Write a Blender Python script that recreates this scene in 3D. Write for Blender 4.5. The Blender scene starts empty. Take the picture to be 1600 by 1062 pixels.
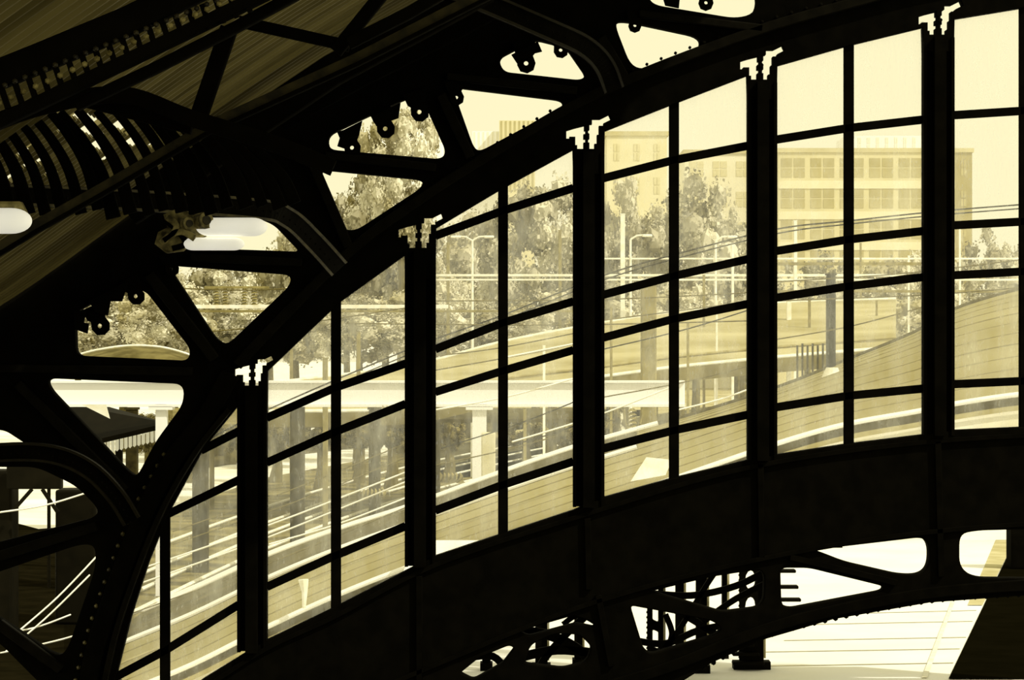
import bpy, bmesh, math, random
from mathutils import Vector, Matrix
random.seed(7)
S=bpy.context.scene
COL=S.collection
CAMZ=6.0; F=4000.0; ZP=2.6
def P(px,py,d): return Vector(((px-800)*d/F, d, CAMZ+(531-py)*d/F))
def G(px,py,z=0.0):
    d=(CAMZ-z)*F/(py-531); return P(px,py,d)
# ---------- tone -> albedo ----------
RAMP=[(0,(9,7,1)),(.1,(30,25,8)),(.25,(76,66,26)),(.5,(150,135,70)),(.75,(212,198,130)),(1,(252,244,198))]
def s2l(c):
    c/=255.0
    return c/12.92 if c<=.04045 else ((c+.055)/1.055)**2.4
def target(v):
    v=max(0,min(1,v))
    for (a,ca),(b,cb) in zip(RAMP,RAMP[1:]):
        if v<=b:
            t=(v-a)/(b-a); return [s2l(x+(y-x)*t) for x,y in zip(ca,cb)]
SKY=target(1)
def alb(v): return tuple(min(.92,t/s) for t,s in zip(target(v),SKY))+(1,)
MATS={}
def mat(name,v,v2=None,scale=3.0,spec=.05,rough=.7,stretch=None,emit=0,detail=4,raw=None):
    if name in MATS: return MATS[name]
    m=bpy.data.materials.new(name); m.use_nodes=True
    nt=m.node_tree; b=nt.nodes['Principled BSDF']
    b.inputs['Roughness'].default_value=rough
    b.inputs['Specular IOR Level'].default_value=spec
    if v2 is None: v2=v*.8
    tc=nt.nodes.new('ShaderNodeTexCoord'); mp=nt.nodes.new('ShaderNodeMapping')
    if stretch: mp.inputs['Scale'].default_value=stretch
    n=nt.nodes.new('ShaderNodeTexNoise'); n.inputs['Scale'].default_value=scale; n.inputs['Detail'].default_value=detail
    r=nt.nodes.new('ShaderNodeValToRGB')
    r.color_ramp.elements[0].position=.35; r.color_ramp.elements[1].position=.65
    r.color_ramp.elements[0].color=alb(v2); r.color_ramp.elements[1].color=alb(v)
    if raw:
        r.color_ramp.elements[0].color=(raw*.6,raw*.52,raw*.3,1); r.color_ramp.elements[1].color=(raw,raw*.86,raw*.5,1)
    nt.links.new(tc.outputs['Object'],mp.inputs[0]); nt.links.new(mp.outputs[0],n.inputs['Vector'])
    nt.links.new(n.outputs['Fac'],r.inputs[0]); nt.links.new(r.outputs[0],b.inputs['Base Color'])
    if emit:
        nt.links.new(r.outputs[0],b.inputs['Emission Color']); b.inputs['Emission Strength'].default_value=emit
    MATS[name]=m; return m
STEEL=mat('black_painted_steel',.02,.01,6,spec=.01,rough=.9,raw=.0036)
STEELB=mat('paler_steel',.16,.05,9,spec=.2,rough=.5)  # paler steel tone for rivets and drum rings
IRON=mat('dark_iron',.05,.02,8,spec=.02,raw=.006)
# ---------- geometry helpers ----------
def finish(ob,m,label=None,cat=None,group=None,kind=None,parent=None):
    if m is not None:
        ob.data.materials.clear(); ob.data.materials.append(m)
    COL.objects.link(ob)
    if parent is not None: ob.parent=parent
    if label: ob['label']=label
    if cat and parent is None: ob['category']=cat
    if group: ob['group']=group
    if kind: ob['kind']=kind
    return ob
def catmull(pts,n=8):
    out=[]; L=len(pts)
    for i in range(L-1):
        p0=pts[max(0,i-1)];p1=pts[i];p2=pts[i+1];p3=pts[min(L-1,i+2)]
        for k in range(n):
            t=k/n
            out.append(tuple(.5*((2*b)+(-a+c)*t+(2*a-5*b+4*c-d)*t*t+(-a+3*b-3*c+d)*t**3) for a,b,c,d in zip(p0,p1,p2,p3)))
    out.append(tuple(pts[-1])); return out
def rounded(poly,r=12,n=5):
    out=[];L=len(poly)
    for i in range(L):
        a=Vector(poly[i-1]);b=Vector(poly[i]);c=Vector(poly[(i+1)%L])
        u=(a-b);v=(c-b); ru=min(r,u.length*.48); rv=min(r,v.length*.48)
        s=b+u.normalized()*ru; e=b+v.normalized()*rv
        for k in range(n+1):
            t=k/n; q=(1-t)**2*s+2*t*(1-t)*b+t*t*e; out.append((q.x,q.y))
    return out
def circ(cx,cy,r,n=14,ry=None):
    ry=ry or r
    return [(cx+r*math.cos(2*math.pi*k/n),cy+ry*math.sin(2*math.pi*k/n)) for k in range(n)]
def plate_mesh(polys,d,thick,bev=.006):
    cu=bpy.data.curves.new('c','CURVE'); cu.dimensions='2D'; cu.fill_mode='BOTH'
    cu.extrude=max(.001,thick/2-bev); cu.bevel_depth=bev; cu.bevel_resolution=0
    for poly in polys:
        sp=cu.splines.new('POLY'); sp.points.add(len(poly)-1)
        for p,(x,y) in zip(sp.points,poly):
            q=P(x,y,d); p.co=(q.x,q.z,0,1)
        sp.use_cyclic_u=True
    ob=bpy.data.objects.new('c',cu); COL.objects.link(ob)
    dg=bpy.context.evaluated_depsgraph_get(); dg.update()
    me=bpy.data.meshes.new_from_object(ob.evaluated_get(dg))
    bpy.data.objects.remove(ob); bpy.data.curves.remove(cu)
    for v in me.vertices:
        x,y,z=v.co; v.co=(x,d-z,y)
    bm=bmesh.new(); bm.from_mesh(me); bmesh.ops.remove_doubles(bm,verts=bm.verts,dist=.0005)
    bmesh.ops.recalc_face_normals(bm,faces=bm.faces); bm.to_mesh(me); bm.free()
    me.materials.clear()
    return me
def plate(name,polys,d,thick,m,bev=.006,**k):
    me=plate_mesh(polys,d,thick,bev); me.name=name
    c=sum((v.co for v in me.vertices),Vector())/max(1,len(me.vertices))
    me.transform(Matrix.Translation(-c)); ob=bpy.data.objects.new(name,me); ob.location=c
    return finish(ob,m,**k)
def outline(pts,w):
    L=[];R=[]
    for i,p in enumerate(pts):
        a=Vector(pts[max(0,i-1)]);b=Vector(pts[min(len(pts)-1,i+1)])
        t=(b-a).normalized(); n=Vector((-t.y,t.x))
        ww=w if not isinstance(w,(list,tuple)) else w[0]+(w[1]-w[0])*i/(len(pts)-1)
        L.append((p[0]+n.x*ww/2,p[1]+n.y*ww/2)); R.append((p[0]-n.x*ww/2,p[1]-n.y*ww/2))
    return L+R[::-1]
def strip(name,pts,w,d,thick,m,bev=.004,**k):
    return plate(name,[outline(pts,w)],d,thick,m,bev,**k)
def meshob(name,verts,faces,m,smooth=False,**k):
    me=bpy.data.meshes.new(name)
    c=sum((Vector(v) for v in verts),Vector())/len(verts)
    me.from_pydata([tuple(Vector(v)-c) for v in verts],[],faces); me.update()
    bm=bmesh.new(); bm.from_mesh(me); bmesh.ops.recalc_face_normals(bm,faces=bm.faces); bm.to_mesh(me); bm.free()
    if smooth:
        for f in me.polygons: f.use_smooth=True
    ob=bpy.data.objects.new(name,me); ob.location=c
    return finish(ob,m,**k)
def tube(name,pts,r,m,seg=8,smooth=False,**k):
    verts=[];faces=[];n=len(pts);pts=[Vector(p) for p in pts]
    rr=r if isinstance(r,(list,tuple)) else [r]*n
    for i,p in enumerate(pts):
        t=(pts[min(n-1,i+1)]-pts[max(0,i-1)]).normalized()
        up=Vector((0,0,1)) if abs(t.z)<.9 else Vector((0,1,0))
        a=t.cross(up).normalized(); b=t.cross(a)
        for s in range(seg):
            th=2*math.pi*s/seg; verts.append(p+(a*math.cos(th)+b*math.sin(th))*rr[i])
    for i in range(n-1):
        for s in range(seg):
            s2=(s+1)%seg; faces.append((i*seg+s,i*seg+s2,(i+1)*seg+s2,(i+1)*seg+s))
    faces.append(tuple(range(seg))); faces.append(tuple((n-1)*seg+s for s in range(seg)))
    return meshob(name,verts,faces,m,smooth=smooth,**k)
def beam3(name,pts,ds,w,th,m,off=0,**k):
    vs=[];fs=[];n=len(pts)
    for i,(x,y) in enumerate(pts):
        a=Vector(pts[max(0,i-1)]);b=Vector(pts[min(n-1,i+1)]); t=(b-a).normalized(); q=Vector((-t.y,t.x))
        d=ds[0]+(ds[1]-ds[0])*i/(n-1)
        for s,dd in ((-1,0),(1,0),(1,th),(-1,th)):
            p=P(x+q.x*(s*w/2+off),y+q.y*(s*w/2+off),d); p.y+=dd; vs.append(p)
    for i in range(n-1):
        for s in range(4):
            s2=(s+1)%4; fs.append((i*4+s,i*4+s2,i*4+4+s2,i*4+4+s))
    fs+= [(0,1,2,3),tuple((n-1)*4+s for s in range(4))]
    return meshob(name,vs,fs,m,**k)
def boxes_ob(name,boxes,m,bevel=0,**k):
    verts=[];faces=[]
    for (x0,y0,z0,x1,y1,z1) in boxes:
        o=len(verts)
        verts+=[(x0,y0,z0),(x1,y0,z0),(x1,y1,z0),(x0,y1,z0),(x0,y0,z1),(x1,y0,z1),(x1,y1,z1),(x0,y1,z1)]
        faces+=[tuple(o+i for i in f) for f in ((0,3,2,1),(4,5,6,7),(0,1,5,4),(1,2,6,5),(2,3,7,6),(3,0,4,7))]
    ob=meshob(name,verts,faces,m,**k)
    if bevel:
        md=ob.modifiers.new('b','BEVEL'); md.width=bevel; md.segments=2
    return ob
def pbox(x0,y0,x1,y1,d,dep):
    a=P(x0,y1,d);b=P(x1,y0,d); return (a.x,d,a.z,b.x,d+dep,b.z)
def interp(pts,x):
    for (a,ya),(b,yb) in zip(pts,pts[1:]):
        if a<=x<=b: return ya+(yb-ya)*(x-a)/(b-a)
    return pts[0][1] if x<pts[0][0] else pts[-1][1]
def rivets(name,pts,d,r,step,m,parent,label=None,ds=None):
    bm=bmesh.new(); acc=0; n=len(pts)
    for i,(a,b) in enumerate(zip(pts,pts[1:])):
        L=math.hypot(b[0]-a[0],b[1]-a[1])
        while acc<L:
            t=acc/L; dd=d if ds is None else ds[0]+(ds[1]-ds[0])*(i+t)/(n-1)
            q=P(a[0]+(b[0]-a[0])*t,a[1]+(b[1]-a[1])*t,dd)
            bmesh.ops.create_icosphere(bm,subdivisions=1,radius=r,matrix=Matrix.Translation(q))
            acc+=step
        acc-=L
    me=bpy.data.meshes.new(name); bm.to_mesh(me); bm.free()
    ob=bpy.data.objects.new(name,me)
    return finish(ob,m,parent=parent,kind='stuff',label=label)
def adopt(par,*chs):
    for c in chs:
        c.parent=par; c.matrix_parent_inverse=Matrix.Translation(-Vector(par.location))
        for kk in ('category','group'):
            if kk in c: del c[kk]

# ---------- main elevation (depth 25 m) ----------
D=25.0
ARCH=[(160,1110),(180,1062),(205,962),(232,878),(262,803),(318,700),(372,633),(420,577),(530,472),(633,398),(683,355),(780,297),(893,235),(944,205),(1050,163),(1167,118),(1213,103),(1326,71),(1441,43),(1489,30),(1598,12),(1730,-6)]
SILL=[(160,1160),(250,1100),(320,1060),(372,1028),(418,1000),(525,948),(633,893),(681,869),(786,834),(898,797),(946,777),(1050,748),(1166,720),(1213,711),(1326,694),(1441,680),(1489,673),(1598,668),(1730,664)]
MULL=[(372,418),(633,681),(895,944),(1167,1213),(1441,1489)]
CLIP=[(395,580,.88),(655,362,1),(917,208,1),(1188,100,1),(1466,30,1)]
edge=[]
pts=sorted(set([(x,y) for x,y in ARCH[1:]]+[(a,interp(ARCH,a)) for ab in MULL for a in ab]))
for x,y in pts:
    inside=[ab for ab in MULL if ab[0]<x<ab[1]]
    if inside: continue
    g=[ab for ab in MULL if x==ab[0]]
    g2=[ab for ab in MULL if x==ab[1]]
    yb=lambda ab:interp(ARCH,ab[0])+38
    if g: edge+= [(x,y),(x+1,yb(g[0]))]
    elif g2: edge+=[(x-1,yb(g2[0])),(x,y)]
    else: edge.append((x,y))
outer=[(150,1490),(152,1130)]+edge+[(1730,-150),(900,-150),(620,40),(430,160),(240,297),(60,425),(-120,535),(-120,1490)]
H=[]
for poly,r in [
 ([(75,590),(289,599),(289,630),(245,690),(216,745),(203,738),(78,606)],16),
 ([(118,488),(150,470),(176,450),(228,452),(300,545),(296,564),(120,556)],14),
 ([(262,414),(456,429),(455,446),(356,540),(338,530)],16),
 ([(240,386),(300,345),(398,338),(430,352),(470,394)],10),
 ([(482,263),(662,281),(660,294),(556,362),(534,358)],18),
 ([(512,212),(566,186),(640,152),(662,158),(698,238),(690,250),(514,235)],14),
 ([(706,136),(878,157),(880,168),(750,238),(740,232)],14),
 ([(778,92),(836,62),(884,74),(916,120),(906,127),(786,114)],12),
 ([(958,36),(975,33),(1093,58),(1093,78),(1012,110),(985,106)],22),
 ([(1010,-14),(1182,-14),(1180,22),(1150,31),(1016,9)],20),
 ([(-60,662),(12,672),(58,702),(10,694),(-60,698)],8),
 ([(-60,728),(60,728),(122,758),(158,795),(150,808),(-60,862)],18),
 ([(-60,912),(128,848),(152,850),(152,885),(108,1014),(92,1026),(-60,925)],22),
 ([(-60,978),(0,1000),(70,1070),(60,1200),(-60,1200)],16)]:
    H.append(rounded(poly,r))
CLIPL=[(-33,-4),(-20,-8),(-4,-12),(-4,-4),(-2,-4),(-2,3),(-5,3),(-5,9),(-2,9),(-2,16),(-5,16),(-5,26),(-16,26),(-16,20),(-19,20),(-19,7),(-27,7),(-27,10),(-33,10)]
CLIPR=[(3,-14),(7,-14),(7,-22),(20,-22),(34,-29),(38,-20),(26,-14),(26,-10),(19,-10),(19,4),(16,4),(16,18),(12,18),(12,26),(3,26),(3,16),(1,16),(1,9),(3,9),(3,2),(1,2),(1,-5),(3,-5)]
for cx,cy,s in CLIP:
    H.append([(cx+x*s,cy+y*s) for x,y in CLIPL]); H.append([(cx+x*s,cy+y*s) for x,y in CLIPR])
truss=plate('arched_roof_truss',[outer]+H,D,.16,STEEL,bev=.004,label='black riveted steel arched truss with rounded triangular openings',cat='roof truss')
FE=mat('edge_highlight_steel',.045,.02,9,spec=.02,raw=.0062)  # edge highlights painted in as slightly lighter steel
def off(pts,dy): return [(x,y+dy) for x,y in pts]
arcc=catmull([(372,633),(530,472),(640,387),(780,297),(944,205),(1167,118),(1326,71),(1489,30),(1730,-6)],7)
rib=strip('chord_flange',off(arcc,-64),12,D-.13,.12,FE,bev=.012)
rib1=strip('chord_flange',[(x,y) for x,y in catmull([(130,1200),(140,1062),(166,962),(222,812),(270,720),(320,655),(360,585)],6)],26,D-.13,.12,STEEL,bev=.012)
rib2=strip('chord_angle',[(x,y) for x,y in catmull([(165,1062),(190,962),(247,812),(305,708),(358,640)],6)],6,D-.14,.2,FE,bev=.006)
rv=rivets('rivet_row',catmull([(118,1062),(145,962),(204,805),(262,700)],6),D-.1,.024,20,mat('painted_rivet_sheen',.36,.14,9,spec=.4,rough=.35),None)  # glints on these rivets are put into their lighter colour
rv2=rivets('rivet_row',off(arcc,-76),D-.1,.018,24,FE,None)
adopt(truss,rib,rib1,rib2,rv,rv2)
for a,b,w in [((0,575),(300,580),10),((30,600),(195,765),12),((235,430),(335,560),14),((300,402),(470,410),9),((690,150),(735,245),12),((480,235),(545,385),12),((510,243),(680,262),9),((700,120),(900,142),9),((940,60),(975,120),12),((0,868),(150,822),12),((0,975),(95,1045),12),((1000,22),(1190,45),9)]:
    adopt(truss,strip('strut_flange',[a,b],w,D-.13,.12,FE,bev=.01))
for i,(cx,cy,s) in enumerate(CLIP):
    p=P(cx,cy+4*s,D)
    tube('clip_bolt',[p+Vector((0,-.14,0)),p+Vector((0,-.05,0))],.02*s,STEEL,seg=6,label='black hexagonal bolt holding a mullion clip',cat='bolt',group='bolts at the mullion heads')
for i,(a,b) in enumerate(MULL):
    y0=CLIP[i][1]+30*CLIP[i][2]; c=(a+b)/2; y1=interp(SILL,c)+3
    prof=[(a,24.9),(a,25.06),(b,25.06),(b,24.9),(b-5,24.9),(b-5,25.0),(c+9,25.0),(c+9,24.82),(c-9,24.82),(c-9,25.0),(a+5,25.0),(a+5,24.9)]
    vs=[];n=len(prof)
    for yy in (y0,y1):
        for x,dd in prof:
            q=P(x,yy,25); vs.append((q.x,dd,q.z))
    fs=[(k,(k+1)%n,n+(k+1)%n,n+k) for k in range(n)]+[tuple(range(n))[::-1],tuple(range(n,2*n))]
    meshob('window_mullion',vs,fs,STEEL,label='black steel window mullion with projecting centre web',cat='mullion',group='mullions of the arched glazed screen')
# lower girder
def rnd(p,r): return rounded(p,r)
LH=[rnd([(1262,857),(1440,836),(1452,850),(1451,884),(1436,898),(1405,898),(1318,878),(1288,866)],16),
    rnd([(1216,884),(1262,884),(1380,913),(1380,923),(1232,951),(1218,944)],12),
    rnd([(1495,832),(1522,826),(1660,822),(1660,904),(1522,903),(1495,886)],18),
    rnd([(1010,922),(1110,898),(1186,886),(1195,896),(1194,936),(1184,949),(1128,956)],10),
    rnd([(982,942),(1112,966),(1130,980),(1118,992),(1016,1022),(1004,1014)],10),
    rnd([(806,984),(896,958),(926,968),(930,980),(900,974),(826,994)],6),
    rnd([(816,1036),(828,1004),(866,986),(906,988),(926,1008),(916,1034),(880,1044)],10),
    rnd([(716,1050),(748,1024),(796,1004),(806,1010),(786,1036),(740,1062)],8)]
gtop=[(250,1110),(320,1060)]+SILL[3:]
gird=plate('curved_sill_girder',[gtop+[(1730,922),(1600,927),(1450,938),(1300,964),(1190,996),(1110,1032),(1050,1070),(980,1140),(900,1250),(860,1490),(200,1490),(200,1130)]]+LH,D+.02,.2,STEEL,bev=.01,label='black riveted steel girder curving beneath the glazing',cat='girder')
lc=catmull([(900,1085),(1040,1043),(1190,984),(1300,954),(1450,926),(1600,914),(1720,910)],6)
adopt(gird,strip('bottom_flange',lc,14,D-.12,.1,STEEL,bev=.008),
 rivets('rivet_row',[(x,y+11) for x,y in catmull([(1100,1032),(1190,986),(1300,956),(1450,928),(1600,917)],6)],D-.05,.028,17,STEEL,None),
 strip('top_flange',catmull([(330,1068),(418,1012),(525,962),(681,882),(900,808),(1166,731),(1441,691),(1720,675)],6),6,D-.1,.06,STEEL),
 strip('middle_flange',catmull([(560,1090),(700,1030),(900,950),(1100,893),(1300,852),(1500,826),(1720,812)],6),6,D-.1,.06,STEEL))
for a,b in [((935,930),(955,1040)),((655,900),(655,1062)),((918,810),(920,920)),((1188,725),(1190,870)),((1465,690),(1470,900)),((1235,870),(1400,910))]:
    adopt(gird,strip('stiffener',[a,b],8,D-.1,.06,STEEL))
# ---------- glass ----------
gm=bpy.data.materials.new('dusty_glass'); gm.use_nodes=True; nt=gm.node_tree; nt.nodes.clear()
o=nt.nodes.new('ShaderNodeOutputMaterial'); mx=nt.nodes.new('ShaderNodeMixShader'); tr=nt.nodes.new('ShaderNodeBsdfTransparent'); tl=nt.nodes.new('ShaderNodeBsdfTranslucent')
tr.inputs[0].default_value=(1,.99,.97,1); tl.inputs[0].default_value=(1,1,1,1)
tc=nt.nodes.new('ShaderNodeTexCoord'); n1=nt.nodes.new('ShaderNodeTexNoise'); n1.inputs['Scale'].default_value=1.7; n1.inputs['Detail'].default_value=9; n1.inputs['Roughness'].default_value=.68
mp1=nt.nodes.new('ShaderNodeMapping'); mp1.inputs['Scale'].default_value=(2.2,1,.6)
mr=nt.nodes.new('ShaderNodeMapRange'); mr.inputs[1].default_value=.35; mr.inputs[2].default_value=.7; mr.inputs[3].default_value=.08; mr.inputs[4].default_value=.38
n2=nt.nodes.new('ShaderNodeTexNoise'); n2.inputs['Scale'].default_value=34; n2.inputs['Detail'].default_value=3
mp=nt.nodes.new('ShaderNodeMapping'); mp.inputs['Scale'].default_value=(1,1,.35)
m2=nt.nodes.new('ShaderNodeMapRange'); m2.inputs[1].default_value=.6; m2.inputs[2].default_value=.8; m2.inputs[3].default_value=0; m2.inputs[4].default_value=.25
ad=nt.nodes.new('ShaderNodeMath'); ad.operation='ADD'
for a,b in [(tc.outputs['Object'],mp1.inputs[0]),(mp1.outputs[0],n1.inputs['Vector']),(tc.outputs['Object'],mp.inputs[0]),(mp.outputs[0],n2.inputs['Vector']),(n1.outputs['Fac'],mr.inputs[0]),(n2.outputs['Fac'],m2.inputs[0]),(mr.outputs[0],ad.inputs[0]),(m2.outputs[0],ad.inputs[1]),(ad.outputs[0],mx.inputs[0]),(tr.outputs[0],mx.inputs[1]),(tl.outputs[0],mx.inputs[2]),(mx.outputs[0],o.inputs[0])]: nt.links.new(a,b)
# ---------- windows ----------
BAYS=[
 (166,372,258,[[(315,703),(372,674)],[(258,805),(372,750)],[(172,1062),(258,1016),(372,945)]]),
 (418,633,525,[[(418,652),(525,605),(633,568)],[(418,722),(525,674),(633,631)],[(418,916),(525,867),(633,822)]]),
 (681,895,786,[[(681,368),(786,329),(895,294)],[(681,545),(786,504),(895,471)],[(681,612),(786,579),(895,547)],[(681,797),(786,757),(895,721)]]),
 (944,1167,1053,[[(944,278),(1053,250),(1167,228)],[(944,460),(1053,431),(1167,405)],[(944,527),(1053,498),(1167,475)],[(944,700),(1053,672),(1167,648)]]),
 (1213,1441,1326,[[(1213,218),(1326,200),(1441,187)],[(1213,392),(1326,374),(1441,361)],[(1213,465),(1326,447),(1441,433)],[(1213,636),(1326,618),(1441,607)]]),
 (1489,1712,1600,[[(1489,180),(1600,173),(1712,168)],[(1489,352),(1600,346),(1712,341)],[(1489,430),(1600,424),(1712,419)],[(1489,600),(1600,595),(1712,591)]])]
for i,(x0,x1,xm,bars) in enumerate(BAYS):
    vt=interp(ARCH,xm)-6; vb=min(1150,interp(SILL,xm)+6)
    fr=strip(f'window_{i+1}',[(xm,vt),(xm,vb)],13,D,.07,STEEL,bev=.008,label='arched window bay with black iron glazing bars and dusty panes',kind='structure')
    for b in bars:
        adopt(fr,strip('glazing_bar',b,11,D-.01,.05,STEEL,bev=.006))
    top=[(x0-2+(x1-x0+4)*k/24) for k in range(25)]
    vs=[];fs=[]
    for k,x in enumerate(top):
        vs.append(P(x,interp(ARCH,x)-10,D+.03)); vs.append(P(x,interp(SILL,x)+8,D+.03))
        if k: fs.append((2*k-2,2*k-1,2*k+1,2*k))
    gl=meshob('window_glass',vs,fs,gm,label='dusty clear glass'); adopt(fr,gl)
# ---------- hanging lugs in openings ----------
LUGP=[(-17,-30),(17,-30),(15,-12),(11,-8),(14,4),(10,14),(0,18),(-10,14),(-14,4),(-11,-8),(-15,-12)]
for x,y,s,rot in [(602,198,1,-.3),(655,172,1,-.3),(550,228,.9,-.3),(713,150,.8,-.2),(822,96,1,-.1),(876,76,.8,-.2),(992,38,.7,0),(156,506,1,-.4),(212,460,.9,-.4),(268,418,.75,-.3),(493,270,.75,-.3),(1103,2,.8,0)]:
    q=[]
    for a,b in LUGP:
        q.append((x+(a*math.cos(rot)-b*math.sin(rot))*s,y+(a*math.sin(rot)+b*math.cos(rot))*s))
    plate('hanger_lug',[q,circ(x,y+3*s,4.2*s,10)],D-.13,.05,STEEL,bev=.003,label='small black pierced steel lug on the truss edge',cat='bracket',group='pierced lugs along the truss')
for a in [[(535,205),(565,190),(560,212),(545,216),(540,232),(528,228)],[(580,182),(625,162),(622,184),(588,196)],[(140,470),(200,440),(190,470),(172,470),(168,492),(150,488)],[(800,86),(840,66),(846,80),(830,84),(808,98)],[(1035,-8),(1062,-8),(1060,12),(1040,8)],[(116,486),(134,486),(130,504),(138,506),(136,520),(118,514)]]:
    plate('stepped_cleat',[a],D-.22,.06,STEEL,bev=.004,label='black stepped steel cleat on the truss',cat='bracket',group='stepped cleats along the truss')
# ---------- vault roof ----------
rm=mat('corrugated_roof_sheet',.41,.25,1.0,spec=.15,rough=.5,stretch=(.35,2.0,.35),detail=4)  # noise streaks paint sun glancing along the sheets
A=catmull([(-300,700),(-100,545),(60,440),(240,310),(430,175),(620,55),(800,-40),(1000,-120),(1300,-200)],18)
slits=[[(110,178),(130,182),(150,205),(172,252),(158,256),(132,222)],[(165,182),(200,212),(218,254),(186,216)],[(38,228),(62,250),(88,294),(56,262)],[(396,288),(408,296),(422,318),(404,306)],[(2,262),(22,290),(8,292)],[(178,176),(190,186),(196,204),(184,196)],[(262,256),(280,270),(292,290),(276,278)],[(20,232),(34,244),(46,270),(34,262)],[(74,182),(84,186),(104,226),(94,220)],[(228,220),(238,230),(250,262),(240,252)],[(310,262),(318,268),(330,292),(320,284)],[(352,282),(362,288),(372,306),(360,300)]]
def inpoly(x,y,poly):
    c=False;j=len(poly)-1
    for i in range(len(poly)):
        xi,yi=poly[i];xj,yj=poly[j]
        if (yi>y)!=(yj>y) and x<(xj-xi)*(y-yi)/(yj-yi)+xi: c=not c
        j=i
    return c
vs=[];fs=[];NV=430;NU=len(A)
base=[P(x,y,25) for x,y in A]
nrm=[]
for i in range(NU):
    t=base[min(NU-1,i+1)]-base[max(0,i-1)]; nrm.append(Vector((-t.z,0,t.x)).normalized())
for j in range(NV+1):
    yy=24.85-j*.03; of=.030*math.sin(j*2*math.pi/6)
    for i in range(NU):
        p=base[i]+nrm[i]*of; vs.append((p.x,yy,p.z))
for j in range(NV):
    for i in range(NU-1):
        v=vs[j*NU+i]; px=800+v[0]*F/v[1]; py=531-(v[2]-CAMZ)*F/v[1]
        if -10<px<430 and 170<py<320 and any(inpoly(px,py,s) for s in slits): continue
        a=j*NU+i; fs.append((a,a+1,a+1+NU,a+NU))
meshob('ceiling',vs,fs,rm,label='brown corrugated sheet lining of the barrel roof',kind='structure')
# ---------- near lattice rafter ----------
N=13.6
near=strip('lattice_rafter',[(-60,140),(60,92),(200,34),(330,-30)],40,N,.12,STEEL,bev=.006,label='black riveted lattice rafter crossing beneath the roof sheets',cat='rafter')
adopt(near,
 strip('chord',[(-60,215),(0,190),(200,95),(420,-12),(480,-45)],17,N,.12,STEEL),
 strip('chord',[(120,165),(240,108),(370,42),(470,-12)],14,N+.2,.1,STEEL),
 rivets('rivet_row',[(-40,152),(370,-12)],N-.07,.016,17,STEELB,None),
 rivets('rivet_row',[(-40,178),(0,160),(400,-20)],N-.07,.018,21,mat('painted_rivet_glint',.45,.25,20),None))  # second rivet row has bright glints painted into its colour
for k in range(20):
    x=-20+k*21; y=156-k*8.4
    adopt(near,strip('lacing_bar',[(x,y-14),(x+12,y+22)],7,N-.03,.05,STEEL,bev=.002))
r2=strip('roof_purlin',[(-60,425),(60,352),(160,296),(330,197),(560,92),(770,-16)],15,17.0,.14,mat('lighter_steel_flange',.2,.1,9,spec=.2),label='dark steel purlin, lighter than the other roof steel, beneath the roof',cat='purlin')  # purlin toned lighter than the rest of the roof steel
adopt(r2,strip('edge_angle',[(-60,433),(60,360),(160,304),(330,205),(560,100),(790,-16)],4,16.9,.1,STEEL))
for pts,w,dd in [([(358,45),(306,196)],24,16.6),([(375,34),(545,72)],15,16.4),([(525,80),(602,-15)],18,16.2),([(120,150),(300,196)],26,16.4),([(545,68),(640,20),(700,-15)],16,16.0)]:
    strip('lattice_brace',pts,w,dd,.1,STEEL,label='flat black steel brace of the roof lattice',cat='brace',group='roof lattice braces')
rb=random.Random(5)
x=-60
k=0
while x<400:
    y=186+rb.uniform(-4,5)+(0 if x<210 else (x-210)*.26); ln=(146-max(0,(x-210)*.35))+rb.uniform(-3,4)
    c=catmull([(x-6,y-16),(x+30,y+ln*.2),(x+58,y+ln*.55),(x+76,y+ln)],6)
    strip('curved_roof_blade',c,[rb.uniform(8,12),rb.uniform(15,21)],17.5+.06*(k%7),.05,STEEL,label='narrow curved dark metal blade under the roof edge',cat='roof rib',group='curved blades under the roof edge')
    x+=rb.uniform(22,30); k+=1
strip('eaves_band',catmull([(-40,205),(60,168),(190,148),(300,185),(430,225),(520,262)],6),24,16.2,.06,STEEL,label='broad dark steel band along the roof edge',cat='beam')
strip('roof_beam',[(200,330),(300,262),(400,190),(520,110),(650,40),(760,-20)],46,22.5,.2,STEEL,label='deep black beam following the roof curve',cat='beam')
strip('roof_beam',[(430,175),(560,105),(700,35),(800,-20)],60,24.4,.14,STEEL,label='deep black beam following the roof curve',cat='beam')
def knee(pts,w,ds,lab,be):
    c=catmull(pts,7)
    k=beam3('knee_brace',c,ds,w,.1,STEEL,label=lab,cat='brace',group='curved riveted knee braces')
    e=[x-.06 for x in ds]
    adopt(k,beam3('brace_flange',c,e,4,.08,be,off=-w*.42),
      beam3('brace_flange',c,e,4,.08,be,off=w*.42),
      rivets('rivet_row',[(x,y+2) for x,y in c],0,.010,11,FE,None,ds=e))
BE=mat('painted_edge_dim',.1,.06,9,spec=.1); BE2=mat('painted_edge_lit',.24,.12,9,spec=.2)  # light on the brace flanges painted as colour; BE2 is the lit copy
knee([(-60,300),(0,303),(200,312),(400,326),(450,340),(490,376),(530,420)],34,(16.8,24.4),'black riveted knee brace curving down to the truss',BE2)
knee([(670,-30),(740,-5),(860,46),(915,72),(945,102),(960,140)],34,(22,24.6),'black riveted knee brace curving down to the truss',BE)
knee([(-60,712),(30,706),(90,712),(140,735),(180,775),(205,815)],30,(24.0,24.6),'black riveted knee brace curving down to the truss',BE)
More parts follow.
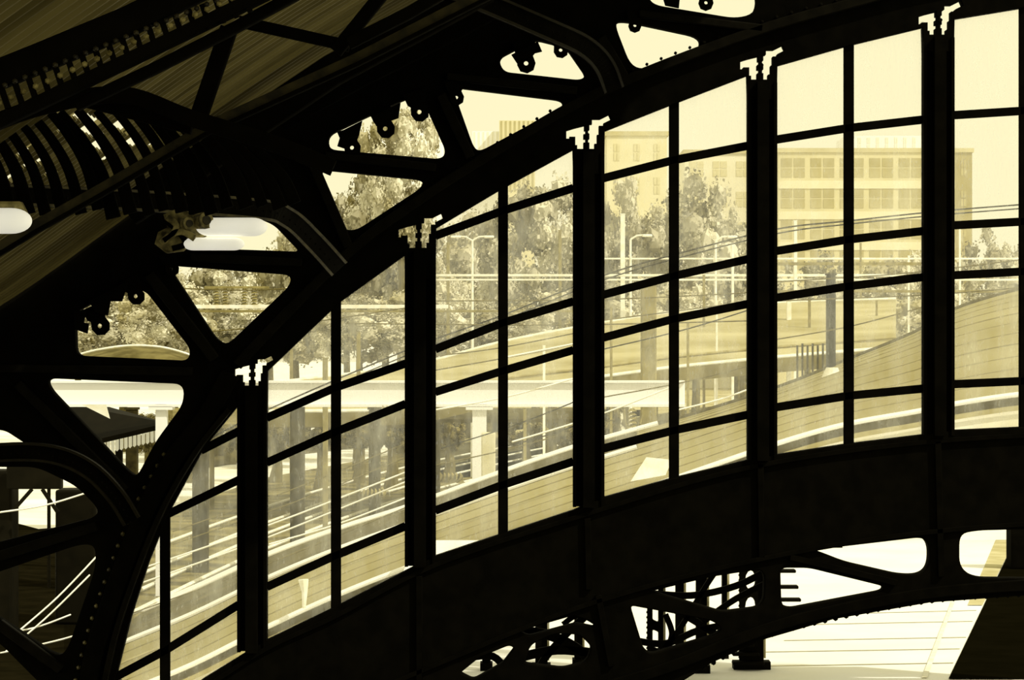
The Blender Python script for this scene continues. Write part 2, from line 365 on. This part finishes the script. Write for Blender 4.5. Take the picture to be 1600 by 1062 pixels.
# ---------- lamps ----------
LAMPW=mat('lit_lamp_diffuser',.92,.88,3,emit=.6)
def lamp(parts,house,lab,d=22.3):
    e=plate('tube_lamp',[house],d,.16,mat('cast_housing',.5,.16,14,spec=.2),bev=.02,label=lab,cat='lamp')
    for a in parts:
        x0,y0,x1,y1=a; r=(y1-y0)/2*d/F
        p0=P(x0,(y0+y1)/2,d-.1);p1=P(x1,(y0+y1)/2,d-.1); L=(p1-p0).length; pl=[];rl=[]
        for q in range(8):
            th=math.pi/2*q/7; pl.append(p0+Vector((r*1.6*(1-math.cos(th)),0,0))); rl.append(max(.003,r*math.sin(th)))
        for q in range(8):
            th=math.pi/2*(1-q/7); pl.append(p1-Vector((r*1.6*(1-math.cos(th)),0,0))); rl.append(max(.003,r*math.sin(th)))
        adopt(e,tube('lamp_tube',pl,rl,LAMPW,seg=24,smooth=True))
    return e
l1=lamp([(306,340,418,369),(286,371,382,391)],[(262,338),(280,330),(300,338),(322,336),(330,350),(318,366),(300,372),(284,388),(262,391),(248,380),(252,366),(268,358)],'tubular station lamp with pale glowing diffusers and rusty bracket',19.2)
CH=MATS['cast_housing']
for (x,y,r_) in ((285,352,.05),(312,347,.062)):
    p=P(x,y,19.1)
    adopt(l1,tube('bracket_drum',[p,p+Vector((.06,-.08,.01))],r_,CH,seg=16),tube('drum_ring',[p+Vector((.06,-.08,.01)),p+Vector((.065,-.09,.012))],r_*.55,STEELB,seg=16))
adopt(l1,strip('lamp_hook',catmull([(258,345),(275,358),(290,380),(270,388)],5),7,19.1,.04,STEEL),strip('lamp_wing',catmull([(252,380),(268,366),(286,362),(304,372)],5),9,19.05,.05,CH),strip('lamp_wing',catmull([(262,340),(276,352),(270,366),(256,376)],5),8,19.05,.05,CH),
  strip('hanger_bar',[(300,336),(300,318)],8,19.15,.05,STEEL))
l2=lamp([(-70,325,50,365)],[(-60,320),(30,320),(34,328),(-60,328)],'tubular station lamp with a pale glowing diffuser',16.6)
# ---------- floor / ground ----------
def quad(name,pts,m,**k): return meshob(name,pts,[tuple(range(len(pts)))],m,**k)
quad('floor',[(-14,-12,-.01),(14,-12,-.01),(14,25.1,-.01),(-14,25.1,-.01)],mat('dark_concrete',.12,.08,1.5),label='dark concrete concourse floor',kind='structure')
GR=mat('sunlit_paving',.97,.86,.25)
quad('ground',[(-150,25.1,-.02),(150,25.1,-.02),(200,700,-.02),(-200,700,-.02)],GR,label='pale sunlit station yard ground',kind='structure')
boxes_ob('station_platform',[(-1.6,25.3,-.02,13,43.5,ZP)],mat('bright_platform_slabs',1,.93,.6),label='raised pale sunlit platform paved with smooth slabs',cat='platform')
quad('painted_shadow_strip',[G(1586,843,ZP+.01),G(1760,843,ZP+.01),G(1740,1060,ZP+.01),G(1482,1060,ZP+.01)],mat('painted_deep_shadow',.03,.015,2,spec=0),label='dark strip of shadow painted beside the pale platform slabs',cat='paving')  # platform shadow painted as a near-black flat sheet
quad('painted_half_shadow_strip',[G(1556,843,ZP+.008),G(1586,843,ZP+.008),G(1535,945,ZP+.008),G(1512,945,ZP+.008)],mat('painted_half_shadow',.72,.62,2,spec=0),label='mid-toned half shadow painted on the paving beside the dark strip',cat='paving')  # soft margin of the shadow, painted as a mid-toned sheet
JT=mat('joint',.6,.5,4)
for y,xa,xb in ((1040,1200,1490),(1018,1190,1500),(1000,1225,1510),(975,1260,1520),(958,1320,1526),(940,1400,1532)):
    a=G(xa,y,ZP+.006);b=G(xb,y-5,ZP+.006)
    meshob('paving_joint_strip',[a+Vector((0,-.02,.0)),b+Vector((0,-.02,0)),b+Vector((0,.02,.0)),a+Vector((0,.02,.0))],[(0,1,2,3)],JT,label='narrow drainage strip across pale paving',cat='drain strip',group='drainage strips')
meshob('worn_stripe',[G(1440,1058,ZP+.012),G(1449,1058,ZP+.012),G(1504,905,ZP+.012),G(1500,905,ZP+.012)],[(0,1,2,3)],mat('stripe',.93,.86,4),label='thin worn line painted along the platform',cat='marking')
# lattice columns behind the girder
EP=mat('painted_edge_highlight',.8,.6,6)  # sunlit right edges of the columns, painted on as pale strips
for cx,w,d,top,hol in [(1174,36,26.5,850,1),(1096,16,26.2,880,0),(1024,24,26.0,900,2),(1062,12,26.9,880,0),(846,18,26.3,930,0),(1304,14,42,800,0),(904,12,26.7,930,0),(1132,7,27.4,880,0),(760,12,26.4,960,0)]:
    hs=[]
    yy=top+14; ybot=531+(CAMZ-ZP)*F/d
    while yy<ybot-w and hol:
        if hol==1: hs.append(circ(cx-w*.05,yy,w*.25,12,w*.44)); yy+=w*1.15
        else: hs.append(rounded([(cx-w*.22,yy-w*.7),(cx+w*.22,yy-w*.5),(cx+w*.22,yy+w*.7),(cx-w*.22,yy+w*.5)],4)); yy+=w*1.75
    c=plate('lattice_column',[[(cx-w/2,top-30),(cx+w/2,top-30),(cx+w/2,ybot-2),(cx-w/2,ybot-2)]]+hs,d,.12,IRON,bev=.004,label='dark pierced cast iron platform column',cat='column',group='pierced iron columns')
    q=P(cx,ybot,d)
    adopt(c,boxes_ob('column_base',[(q.x-w*d/F*.8,d-.1,ZP,q.x+w*d/F*.8,d+.1,ZP+.08)],IRON),
      boxes_ob('edge_highlight_strip',[(q.x+w*d/F*.5,d-.1,ZP+.12,q.x+w*d/F*.5+.02,d+.1,P(cx,top,d).z)],EP))
    if w>20:
        adopt(c,rivets('rivet_row',[(cx-w/2,top),(cx-w/2,ybot-4)],d,.018,8,IRON,None),rivets('rivet_row',[(cx+w/2,top),(cx+w/2,ybot-4)],d,.018,8,IRON,None))
    last=c
for pts,w in [([(780,985),(850,990),(905,1015),(935,1050)],14),([(930,950),(890,985),(850,1030),(836,1062)],10),([(985,925),(1060,955),(1140,1005)],10),([(1020,1030),(1060,985),(1100,920),(1120,890)],7),([(700,1050),(760,1010),(840,985)],11),([(720,1030),(770,1025),(800,1060)],10),([(1100,970),(1150,935),(1210,905)],8),([(800,1030),(870,1015),(940,1022)],13),([(990,1000),(1040,1005),(1090,985),(1140,975)],9),([(1000,925),(1080,930),(1150,915),(1200,890)],9),([(880,975),(905,960),(935,975)],7),([(1040,960),(1050,990),(1040,1020)],8)]:
    adopt(last,strip('curved_bracing',catmull(pts,6),w,25.7,.05,IRON))
for y,xa,w in [(1006,1145,34),(1020,1145,42),(1034,1145,50),(915,1218,30),(935,1218,34),(890,1218,26)]:
    adopt(last,boxes_ob('timber_bearer',[pbox(xa,y,xa+w,y+5,26.3 if y>1000 else 27.5,.15)],IRON,bevel=.01))
boxes_ob('square_post',[pbox(1580,800,1640,889,37.9,.4)],STEEL,bevel=.02,label='broad dark steel post beside the painted shadow strip',cat='post')
# ---------- canopy roof outside ----------
T=[(0,1050),(100,1005),(180,972),(300,922),(420,868),(530,828),(640,793),(770,745),(900,700),(1060,655),(1213,607),(1320,565),(1430,520),(1490,485),(1600,452),(1750,425)]
E=[(0,1180),(100,1130),(180,1085),(300,1035),(420,975),(530,925),(640,882),(770,838),(900,795),(1060,742),(1213,690),(1320,660),(1430,640),(1490,628),(1600,612),(1750,600)]
Tc=catmull(T,5);Ec=catmull(E,5)
def loft(curves,name,m,**k):
    n=len(curves[0]); vs=[p for c in curves for p in c]; fs=[]
    for j in range(len(curves)-1):
        for i in range(n-1):
            a=j*n+i; fs.append((a,a+1,a+1+n,a+n))
    return meshob(name,vs,fs,m,smooth=True,**k)
def crow(t,lift=0):
    row=[]
    for a,b in zip(Ec,Tc):
        p=P(a[0],a[1],44).lerp(P(b[0],b[1],58),t); p.z+=.25*math.sin(math.pi*t)+lift; row.append(p)
    return row
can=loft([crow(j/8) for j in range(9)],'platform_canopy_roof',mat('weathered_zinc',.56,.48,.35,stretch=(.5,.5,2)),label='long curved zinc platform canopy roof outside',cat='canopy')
ez=[P(a,b+3,43.8) for a,b in Ec]
PG=mat('pale_gutter',1,.95,3); MM=mat('mid_moulding',.6,.5)
adopt(can,tube('gutter',ez,.045,PG),
  loft([[P(a,b+4,43.9) for a,b in Ec],[P(a,b+20,43.9) for a,b in Ec]],'fascia_board',mat('dark_fascia',.34,.26,3)),
  loft([[P(a,b+20,43.7) for a,b in Ec],[P(a,b+28,43.7) for a,b in Ec]],'fascia_moulding',MM),
  loft([[P(a,b+28,43.8) for a,b in Ec],[P(a,b+70,43.8) for a,b in Ec]],'side_screen',mat('pale_screen',.92,.82,1)),
  tube('ridge_cap',[P(a,b-3,58.1) for a,b in Tc][:45],.06,PG),
  tube('ridge_cap',[P(a,b-2,58.1) for a,b in Tc][44:],.04,mat('dark_ridge',.3,.24)))
sm=mat('faint_seam',.46,.4,3)
for k,t in enumerate([.07,.14,.22,.31,.40,.5,.6,.7,.8,.9]):
    adopt(can,tube('roof_seam',crow(t,.002),.008 if k%3 else .014,sm,seg=5))
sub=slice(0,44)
adopt(can,loft([crow(.42,.03)[sub],crow(.62,.03)[sub],crow(.88,.03)[sub]],'dark_roof_strip',mat('dark_zinc',.34,.24,2)),  # darker zinc band between the pale kerbs, left part only
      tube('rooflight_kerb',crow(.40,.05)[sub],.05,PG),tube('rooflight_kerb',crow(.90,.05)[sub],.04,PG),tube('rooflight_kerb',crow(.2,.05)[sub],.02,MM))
# ---------- gantry ----------
GM=mat('pale_gantry_paint',1,.98,2)
a=P(40,632,60);b=P(1070,598,60)
gan=boxes_ob('catenary_gantry',[(a.x,60,a.z,b.x,60.4,b.z)],GM,bevel=.02,label='pale painted box-section gantry beam over the tracks',cat='gantry')
adopt(gan,boxes_ob('beam_flange',[(a.x,59.9,b.z,b.x,60.5,b.z+.05),(a.x,59.9,a.z-.05,b.x,60.5,a.z)],GM))
for x0,x1 in ((738,760),(243,260)):
    q0=P(x0,640,60);q1=P(x1,640,60)
    adopt(gan,boxes_ob('gantry_post',[(q0.x,60,-.02,q1.x,60.3,a.z)],GM), boxes_ob('post_cap',[(q0.x-.15,59.9,a.z-.12,q1.x+.15,60.4,a.z-.04)],GM))
ins=mat('brown_insulator',.5,.36,8)
def insulator(px,py,d,s=1,horizontal=False):
    bm=bmesh.new(); c=P(px,py,d)
    for k in range(6):
        of=Vector((k*.07*s,0,0)) if horizontal else Vector((0,0,-k*.07*s))
        mtx=Matrix.Translation(c+of)@(Matrix.Rotation(math.pi/2,4,'Y') if horizontal else Matrix.Identity(4))
        bmesh.ops.create_cone(bm,segments=10,radius1=.09*s,radius2=.03*s,depth=.055*s,cap_ends=True,matrix=mtx)
    me=bpy.data.meshes.new('insulator'); bm.to_mesh(me); bm.free()
    ob=bpy.data.objects.new('ceramic_insulator',me); finish(ob,ins,label='ribbed ceramic insulator'); adopt(gan,ob)
for x,y in [(338,452),(352,452),(382,452),(397,452)]: insulator(x,y,100,1.6)
for x,y in [(690,745),(720,752),(570,770),(600,640),(988,640)]: insulator(x,y,59,1.3,x<700)
adopt(gan,tube('droop_cable',[P(*q,59.8) for q in catmull([(975,640),(978,665),(990,674),(1000,662),(1002,640)],5)],.03,ins))
boxes_ob('signal_cabinet',[pbox(752,676,774,930,59,.5)],mat('cabinet_paint',.8,.7,2),bevel=.03,label='pale upright signal cabinet beside the gantry post',cat='cabinet')
def post(px,w,y0,d,m,lab,name='catenary_mast',cat='mast'):
    top=P(px,y0,d); r=w*d/F/2
    o_=boxes_ob(name,[(top.x-r,d,-.02,top.x+r,d+2*r,top.z)],m,bevel=r*.2,label=lab,cat=cat)
    adopt(o_,boxes_ob('mast_cap',[(top.x-r*1.2,d-.1*r,top.z,top.x+r*1.2,d+2.1*r,top.z+r*.4)],m))
    return o_
DK=mat('dark_post',.22,.12,4); MD=mat('mid_post',.5,.4,4); PL=mat('pale_post',.95,.85,4); BK=mat('black_mast',.08,.05,4)
post(1299,14,430,57,BK,'tall black round-edged mast standing by the canopy')
tube('mast_foot_cover',[P(1300,608,53),P(1300,590,53),P(1300,574,53)],[.30,.22,.12],PL,seg=12,label='white flared cover at the foot of the black mast',cat='cover')
post(1014,24,445,64,MD,'broad brown lattice mast beside the gantry')
for px,w,t,d,m in [(312,24,690,66,DK),(464,22,635,66,DK),(585,18,640,70,DK),(205,18,640,66,DK),(508,8,560,66,MD),(875,5,360,110,MD),(973,7,335,108,PL),(1243,5,345,105,PL),(1145,4,380,104,PL),(1265,4,470,90,MD),(560,6,520,90,MD),(455,5,430,105,MD),(820,5,640,75,MD),(1500,3,350,105,PL),(700,5,380,110,MD),(1370,3,470,92,MD),(1233,7,470,92,PL),(1100,4,430,92,MD),(1075,4,505,80,MD),(955,4,480,82,MD),(1345,3,380,108,MD),(1420,3,400,108,PL),(850,4,540,78,PL),(1120,3,470,86,PL)]:
    post(px,w,t,d,m,'slender pale overhead line mast' if m is PL else ('dark stout support post in the yard' if m is DK else 'slender brown overhead line mast'))
for px,w,t in [(22,7,760),(76,5,740)]:
    post(px,w,t,62,BK,'thin dark post in a bright gap between buildings')
# lineside people-height railing posts near the canopy
for k in range(7):
    px=1246+k*8
    post(px,3,540-(k%2)*3,70,DK,'short dark railing post near the canopy edge',name='railing_post',cat='railing')
def street(px,y0,d,two=True):
    top=P(px,y0,d); k=d/F
    s=tube('street_lamp',[(top.x,d,-.02),(top.x,d,top.z)],[.08,.05],PL,label='tall pale yard lamp with curved arms',cat='lamp',group='yard lamps')
    for sg in ((-1,1) if two else (1,)):
        adopt(s,tube('lamp_arm',[Vector((top.x,d,top.z)),Vector((top.x+sg*10*k,d,top.z+6*k)),Vector((top.x+sg*22*k,d,top.z+7*k))],.04,PL),
          boxes_ob('lamp_head',[(top.x+min(sg*18*k,sg*34*k),d-.15,top.z+4*k,top.x+max(sg*18*k,sg*34*k),d+.15,top.z+8*k)],PL,bevel=.04))
street(738,376,112);street(985,374,111,False);street(1118,376,113,False);street(1172,372,116,False)
for x0,x1,y,w,d,m in [(640,1700,430,3,107,PL),(640,1700,437,2,107,PL),(260,700,479,5,101,PL),(260,900,486,3,101,MD),(320,420,449,3,100,MD),(940,1720,404,2,118,PL),(1200,1440,412,4,103,MD),(1200,1720,455,3,96,MD)]:
    strip('cross_span_beam',[(x0,y),(x1,y)],w,d,.2,m,bev=.01,label='long thin horizontal overhead line beam',cat='beam',group='overhead cross-span beams')
WM=mat('black_wire',.12,.08,5); WL=mat('pale_wire',.95,.9,5); WB=mat('brown_wire',.36,.3,5)
def wire(pts,r,m,d0=50,d1=50,lab='thin black overhead wire'):
    c=catmull(pts,6); n=len(c)
    tube('overhead_wire',[P(x,y,d0+(d1-d0)*i/(n-1)) for i,(x,y) in enumerate(c)],r,m,seg=5,label=lab,cat='wire',group='overhead line wires')
wire([(300,700),(418,640),(640,545),(786,492),(944,430),(1060,396),(1213,358),(1326,345),(1489,328),(1700,312)],.016,WM)
wire([(300,712),(418,650),(640,553),(786,500),(944,437),(1060,403),(1213,365),(1326,350),(1489,334),(1700,318)],.014,WM)
for a,b_,m in [((0,800),(140,768),WL),((0,1025),(140,898),WL),((30,985),(150,870),WL),((200,895),(640,735),WL),((180,925),(640,750),WL),((420,850),(640,775),WL),((780,700),(960,640),WM),((640,560),(900,520),WB),((300,520),(640,480),WB),((780,560),(1170,470),WL),((1213,440),(1600,405),WB),((944,620),(1210,560),WB),((800,690),(1060,600),WL),((0,1020),(200,965),WL),((0,990),(110,960),WL),((640,585),(1060,500),WB),((680,640),(900,590),WL),((270,830),(640,690),WB),((270,850),(640,712),WB),((640,735),(960,655),WB),((200,960),(640,790),WB),((1213,470),(1700,440),WB),((680,470),(1213,455),WB),((540,505),(1213,500),WB),((270,450),(520,446),WB),((944,545),(1213,470),WM),((944,500),(1440,425),WB),((1213,530),(1440,480),WB),((690,700),(940,610),WM),((1060,640),(1213,590),WL)]:
    wire([a,((a[0]+b_[0])/2,(a[1]+b_[1])/2+5),b_],.018 if m is WL else .013,m,49,50.5,'thin pale overhead wire' if m is WL else 'thin brown overhead wire')
# ---- yard surfaces ----
BAL=mat('brown_ballast',.48,.26,.8,detail=8)
quad('track_bed',[G(100,1040),G(100,850),G(420,745),G(640,705),G(900,665),G(1213,620),G(1213,700),G(900,770),G(640,860),G(420,960)],BAL,label='brown ballast bed with pale rails curving through the yard',cat='track bed')
for pts in [[(200,905),(420,815),(640,745),(900,690),(1100,655)],[(200,930),(420,832),(640,758),(900,699),(1100,661)],[(200,870),(420,790),(640,728),(900,678)],[(200,960),(420,855),(640,775),(900,712)]]:
    tube('steel_rail',[G(x,y,.08) for x,y in catmull(pts,6)],.05,PL,seg=6,label='pale worn steel rail on ballast',cat='rail',group='rails curving through the yard')
quad('track_bed',[G(240,745),G(240,690),G(640,660),G(1000,640),G(1000,650),G(640,690),G(420,715)],mat('painted_yard_shade',.34,.22,.3,detail=7),label='brown ballast strip below the trees with their shade painted in',cat='track bed')  # tree shade painted into this darker ballast colour
def shed(x0,y0,x1,y1,x2,y2,x3,y3,d,dep,m,lab,val=True,vm=None):
    o_=meshob('platform_shelter',[P(x0,y0,d+dep),P(x1,y1,d+dep),P(x2,y2,d),P(x3,y3,d)],[(0,1,2,3)],m,label=lab,cat='shelter')
    md=o_.modifiers.new('s','SOLIDIFY'); md.thickness=.12
    a=P(x3,y3,d);b=P(x2,y2,d)
    if val:
        n=max(8,int((b-a).length/.1)); vs=[];fs=[]
        for k in range(n):
            p=a.lerp(b,k/n);q=a.lerp(b,(k+.8)/n); o2=len(vs)
            vs+=[p,q,q+Vector((0,0,-.24)),(p+q)/2+Vector((0,0,-.28)),p+Vector((0,0,-.24))]; fs.append(tuple(range(o2,o2+5)))
        adopt(o_,meshob('valance',vs,fs,GM))
    for t in (.15,.85):
        q=a.lerp(b,t); adopt(o_,boxes_ob('shelter_post',[(q.x-.08,d+1,-.02,q.x+.08,d+1.16,q.z)],m))
    return o_
BKS=mat('black_roof',.06,.03,3)
shed(20,622,140,634,262,668,160,692,61,3.5,BKS,'dark shelter roof with a pale scalloped timber valance')
meshob('gable_board',[P(128,632,59),P(166,632,59),P(172,654,59)],[(0,1,2)],PL,label='white triangular gable board',cat='board')
lr=catmull([(120,556),(150,548),(200,541),(250,543),(290,553),(310,562)],5)
cr=loft([[P(x,y,80) for x,y in lr],[P(x,y+14,78) for x,y in lr],[P(x,y+34,77.8) for x,y in lr]],'curved_shed_roof',mat('curved_roof_dark',.4,.26,2),label='low dark curved shed roof with a pale edge',cat='roof')
adopt(cr,tube('roof_edge',[P(x,y-1,80) for x,y in lr],.04,PL))
pb=boxes_ob('platform_building',[pbox(-160,735,18,990,52,.8)],BKS,bevel=.05,label='dark low platform building beside a shelter',cat='building')
adopt(pb,boxes_ob('canopy_front',[pbox(10,728,95,764,51.6,.3)],BKS,bevel=.02),strip('hanging_brace',[(18,800),(50,764)],5,51.5,.06,BKS),strip('hanging_brace',[(90,800),(66,764)],5,51.5,.06,BKS))
boxes_ob('platform_building',[pbox(86,765,150,975,54,.8)],BKS,bevel=.05,label='dark low platform building beside a shelter',cat='building')
quad('yard_paving',[G(-100,1200),G(-100,830),G(30,818),G(60,826),G(200,815),G(190,1200)],mat('dark_yard',.08,.04,1.5,spec=0),label='dark yard paving beyond the truss',cat='paving')  # near-black paving tone seen through the lower-left openings
for k,(x,y,x2,y2,d) in enumerate([(270,642,640,668,90),(645,642,900,660,95)]):
    shed(x,y,x2,y,x2,y2,x,y2,d,3,mat('mid_roof',.46,.36,2),'long low brown platform shelter roof',val=False)
t2=catmull([(420,600),(640,572),(786,535),(944,505),(1060,488),(1213,474),(1400,468)],6); b2=catmull([(420,645),(640,640),(786,610),(944,590),(1060,575),(1213,560),(1400,545)],6)
fc=loft([[P(x,y,84) for x,y in b2],[P(x,y-2,90) for x,y in [((a[0]+c[0])/2,(a[1]+c[1])/2) for a,c in zip(t2,b2)]],[P(x,y,96) for x,y in t2]],'far_canopy_roof',mat('painted_haze_roof',.66,.52,.6,stretch=(.4,.4,6)),label='pale curved roof beyond the gantry with painted haze',cat='canopy')  # aerial haze painted into the far roof and fascia colours
adopt(fc,loft([[P(x,y,83.9) for x,y in b2],[P(x,y+22,83.9) for x,y in b2]],'fascia_board',mat('painted_haze_fascia',.42,.32,1)),
  tube('roof_line',[P(x,y-2,84) for x,y in b2],.07,PL),tube('roof_line',[P(x,y-18,86) for x,y in b2],.05,MM),tube('roof_line',[P(x,y-1,96) for x,y in t2],.07,PL))
quad('embankment',[G(640,760),G(1000,700),G(1200,640),G(1700,600),G(1700,570),G(640,600)],mat('grass_bank',.66,.5,.2),label='pale grassy strip beyond the tracks',cat='embankment')
adopt(can,tube('white_finial',[P(475,950,43.5),P(476,925,43.5),P(474,905,43.5)],[.03,.05,.09],PL))
meshob('gable_roof',[P(985,752,43),P(1010,714,43),P(1050,718,43),P(1040,742,43)],[(0,1,2,3)],PL,label='small white pitched roof peeping over the gutter',cat='roof')
# ---------- trees ----------
LEAF=mat('painted_sunlit_leaves',.86,.38,1.3,detail=8); LEAF2=mat('painted_hazy_leaves',.88,.5,1.0,detail=8); LEAF3=mat('painted_shaded_leaves',.5,.22,1.2,detail=8); BARK=mat('bark',.4,.3,4)  # leaf copies with sun, haze and shade painted into the colour
def crown(seed,n=11000,q=.03):
    rg=random.Random(seed); vs=[];fs=[]
    cl=[]
    for k in range(90):
        while True:
            v=Vector((rg.uniform(-1,1),rg.uniform(-1,1),rg.uniform(-1,1)))
            if v.length<.9: break
        cl.append((v,rg.uniform(.08,.24)*(1.1-.3*v.length)))
    bm=bmesh.new()
    for c,r in cl:
        bmesh.ops.create_icosphere(bm,subdivisions=2,radius=r*.72,matrix=Matrix.Translation(c))
    for v in bm.verts:
        v.co+=Vector((rg.uniform(-1,1),rg.uniform(-1,1),rg.uniform(-1,1)))*.045
    bm.verts.index_update()
    vs=[v.co.copy() for v in bm.verts]; fs=[tuple(v.index for v in f.verts) for f in bm.faces]; bm.free()
    for k in range(n):
        c,r=rg.choice(cl); d=Vector((rg.gauss(0,1),rg.gauss(0,1),rg.gauss(0,1))).normalized()
        p=c+d*r*rg.uniform(.5,1.35); s=q*rg.uniform(.5,1.2)
        nn=(d+Vector((rg.gauss(0,1),rg.gauss(0,1),rg.gauss(0,1)))*.7).normalized()
        a=nn.orthogonal().normalized(); b=nn.cross(a)
        o2=len(vs); vs+=[p+a*s,p+b*s*.8,p-a*s,p-b*s*.8]; fs.append((o2,o2+1,o2+2,o2+3))
    me=bpy.data.meshes.new('foliage'); me.from_pydata([tuple(v) for v in vs],[],fs); return me
CR={}
for s in range(4):
    m0=crown(s+1)
    for mm in (LEAF,LEAF2,LEAF3):
        me=m0.copy(); me.materials.append(mm); CR[(mm.name,s)]=me
def tree(px,y0,y1,w,d,k,m=LEAF,lab='broad leafy tree with sun painted into its dense crown'):
    t=P(px,y0,d);b=P(px,y1,d);rx=w*d/F/2; rz=(t.z-b.z)/2; cz=(t.z+b.z)/2
    tr=tube('tree',[(t.x,d,-.02),(t.x+.1,d,max(.1,b.z*.6)),(t.x,d,max(.3,cz))],[.3,.22,.1],BARK,label=lab,cat='tree',group='trees beyond the tracks')
    f=bpy.data.objects.new('foliage',CR[(m.name,k%4)]); f.location=(t.x,d,cz); f.scale=(rx,min(rx,3),rz); COL.objects.link(f); adopt(tr,f)
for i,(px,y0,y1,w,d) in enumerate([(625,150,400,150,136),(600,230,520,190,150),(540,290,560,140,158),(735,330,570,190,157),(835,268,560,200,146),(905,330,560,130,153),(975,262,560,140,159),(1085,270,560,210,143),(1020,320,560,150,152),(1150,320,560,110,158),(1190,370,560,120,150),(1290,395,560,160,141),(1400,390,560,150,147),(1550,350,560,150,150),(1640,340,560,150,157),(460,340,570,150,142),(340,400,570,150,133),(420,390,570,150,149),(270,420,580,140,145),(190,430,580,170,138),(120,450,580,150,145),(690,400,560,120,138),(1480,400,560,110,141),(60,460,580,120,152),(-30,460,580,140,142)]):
    tree(px,y0,y1,w,d,i,LEAF if i%3 else LEAF2,'tall slender leafy tree' if i==0 else 'broad leafy tree with sun painted into its dense crown')
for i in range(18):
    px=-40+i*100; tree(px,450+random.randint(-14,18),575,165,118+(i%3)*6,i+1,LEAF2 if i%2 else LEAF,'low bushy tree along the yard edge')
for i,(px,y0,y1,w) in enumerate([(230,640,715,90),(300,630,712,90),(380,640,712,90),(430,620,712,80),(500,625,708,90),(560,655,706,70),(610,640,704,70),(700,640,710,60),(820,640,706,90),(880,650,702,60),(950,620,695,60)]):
    tree(px,y0,y1,w,102+(i%2)*6,i,LEAF3,'low shrub beside the tracks with shade painted into its leaves')
# ---------- buildings ----------
BW=mat('hazed_brick_facade',.74,.70,.3); BG=mat('office_glazing',.62,.55,.4); BD=mat('darker_facade',.7,.64,.3); VP=mat('very_pale_facade',1,.98,.3); VG=mat('very_pale_glazing',.94,.9,.3); WF=mat('window_surround',.82,.78,.4)  # aerial haze painted into all block tones; BD is just a darker facade
def block(x0,y0,x1,y1,d,dep,cols,rows,m,lab,wr=.6,hr=.5,par=True,gl=None,band=None):
    a=P(x0,y1,d);b=P(x1,y0,d)
    e=boxes_ob('office_building',[(a.x,d,-.02,b.x,d+dep,b.z)],m,label=lab,cat='building')
    if par: adopt(e,boxes_ob('parapet',[(a.x-.2,d-.2,b.z,b.x+.2,d+dep,b.z+.5)],BD))
    cw=(b.x-a.x)/cols; rh=(b.z-a.z)/rows; first=None
    if band:
        for r in range(rows):
            z=a.z+r*rh; adopt(e,boxes_ob('floor_band',[(a.x,d-.1,z-.18*rh,b.x,d,z+.08*rh)],band))
    for r in range(rows):
        for c in range(cols):
            x=a.x+(c+.5)*cw; z=a.z+(r+.5)*rh
            if first is None:
                w=cw*wr/2;h=rh*hr/2
                bx=[(-w,-.05,-h,-.08*w,0,-.05*h),(.08*w,-.05,-h,w,0,-.05*h),(-w,-.05,.1*h,-.08*w,0,h),(.08*w,-.05,.1*h,w,0,h)]
                first=boxes_ob('facade_window',bx,gl or BG); base_off=Vector(first.location); ob=first
            else:
                ob=bpy.data.objects.new('facade_window',first.data); COL.objects.link(ob)
            ob.location=Vector((x,d,z))+base_off
            adopt(e,ob)
    return e
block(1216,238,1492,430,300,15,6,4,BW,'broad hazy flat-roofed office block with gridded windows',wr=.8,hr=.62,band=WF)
block(1492,238,1519,430,306,12,1,4,mat('painted_shade_side',.56,.5,.3),'end side of the office block with shade painted into its colour',wr=.3)  # darker side face of the block, its shade painted in, built set back
block(1070,240,1216,430,320,15,4,4,mat('hazed_paler_brick',.86,.82,.3),'long low office wing half hidden by trees',gl=mat('pale_glazing',.76,.72))
block(948,212,1042,420,290,12,3,4,mat('hazy_block',.80,.76,.3),'brick block rising behind trees, paled by painted haze',wr=.3,gl=mat('hazy_block_glazing',.74,.7))
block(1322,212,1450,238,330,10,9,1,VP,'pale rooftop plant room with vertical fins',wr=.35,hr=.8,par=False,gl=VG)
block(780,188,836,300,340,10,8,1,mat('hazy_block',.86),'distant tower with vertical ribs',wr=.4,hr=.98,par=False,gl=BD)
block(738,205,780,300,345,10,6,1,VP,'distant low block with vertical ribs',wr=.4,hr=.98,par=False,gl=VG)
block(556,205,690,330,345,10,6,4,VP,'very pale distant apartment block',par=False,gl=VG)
# ---------- light ----------
w=bpy.data.worlds.new('World'); S.world=w; w.use_nodes=True
bg=w.node_tree.nodes['Background']; bg.inputs[0].default_value=(*SKY,1); bg.inputs[1].default_value=1.03
sl=bpy.data.lights.new('sun','SUN'); sl.energy=3.0; sl.angle=.02; sl.color=(1,.95,.78)
so=bpy.data.objects.new('sun',sl); COL.objects.link(so)
so.rotation_euler=(Vector((-.6,.42,-.7))).to_track_quat('-Z','Y').to_euler(); so.location=(20,-10,40)
cam=bpy.data.cameras.new('camera'); cam.lens=90; cam.sensor_width=36; cam.clip_end=2000
co=bpy.data.objects.new('camera',cam); co.location=(0,0,CAMZ); co.rotation_euler=(math.pi/2,0,0); COL.objects.link(co)
S.camera=co
S.view_settings.view_transform='Standard'; S.view_settings.look='None'
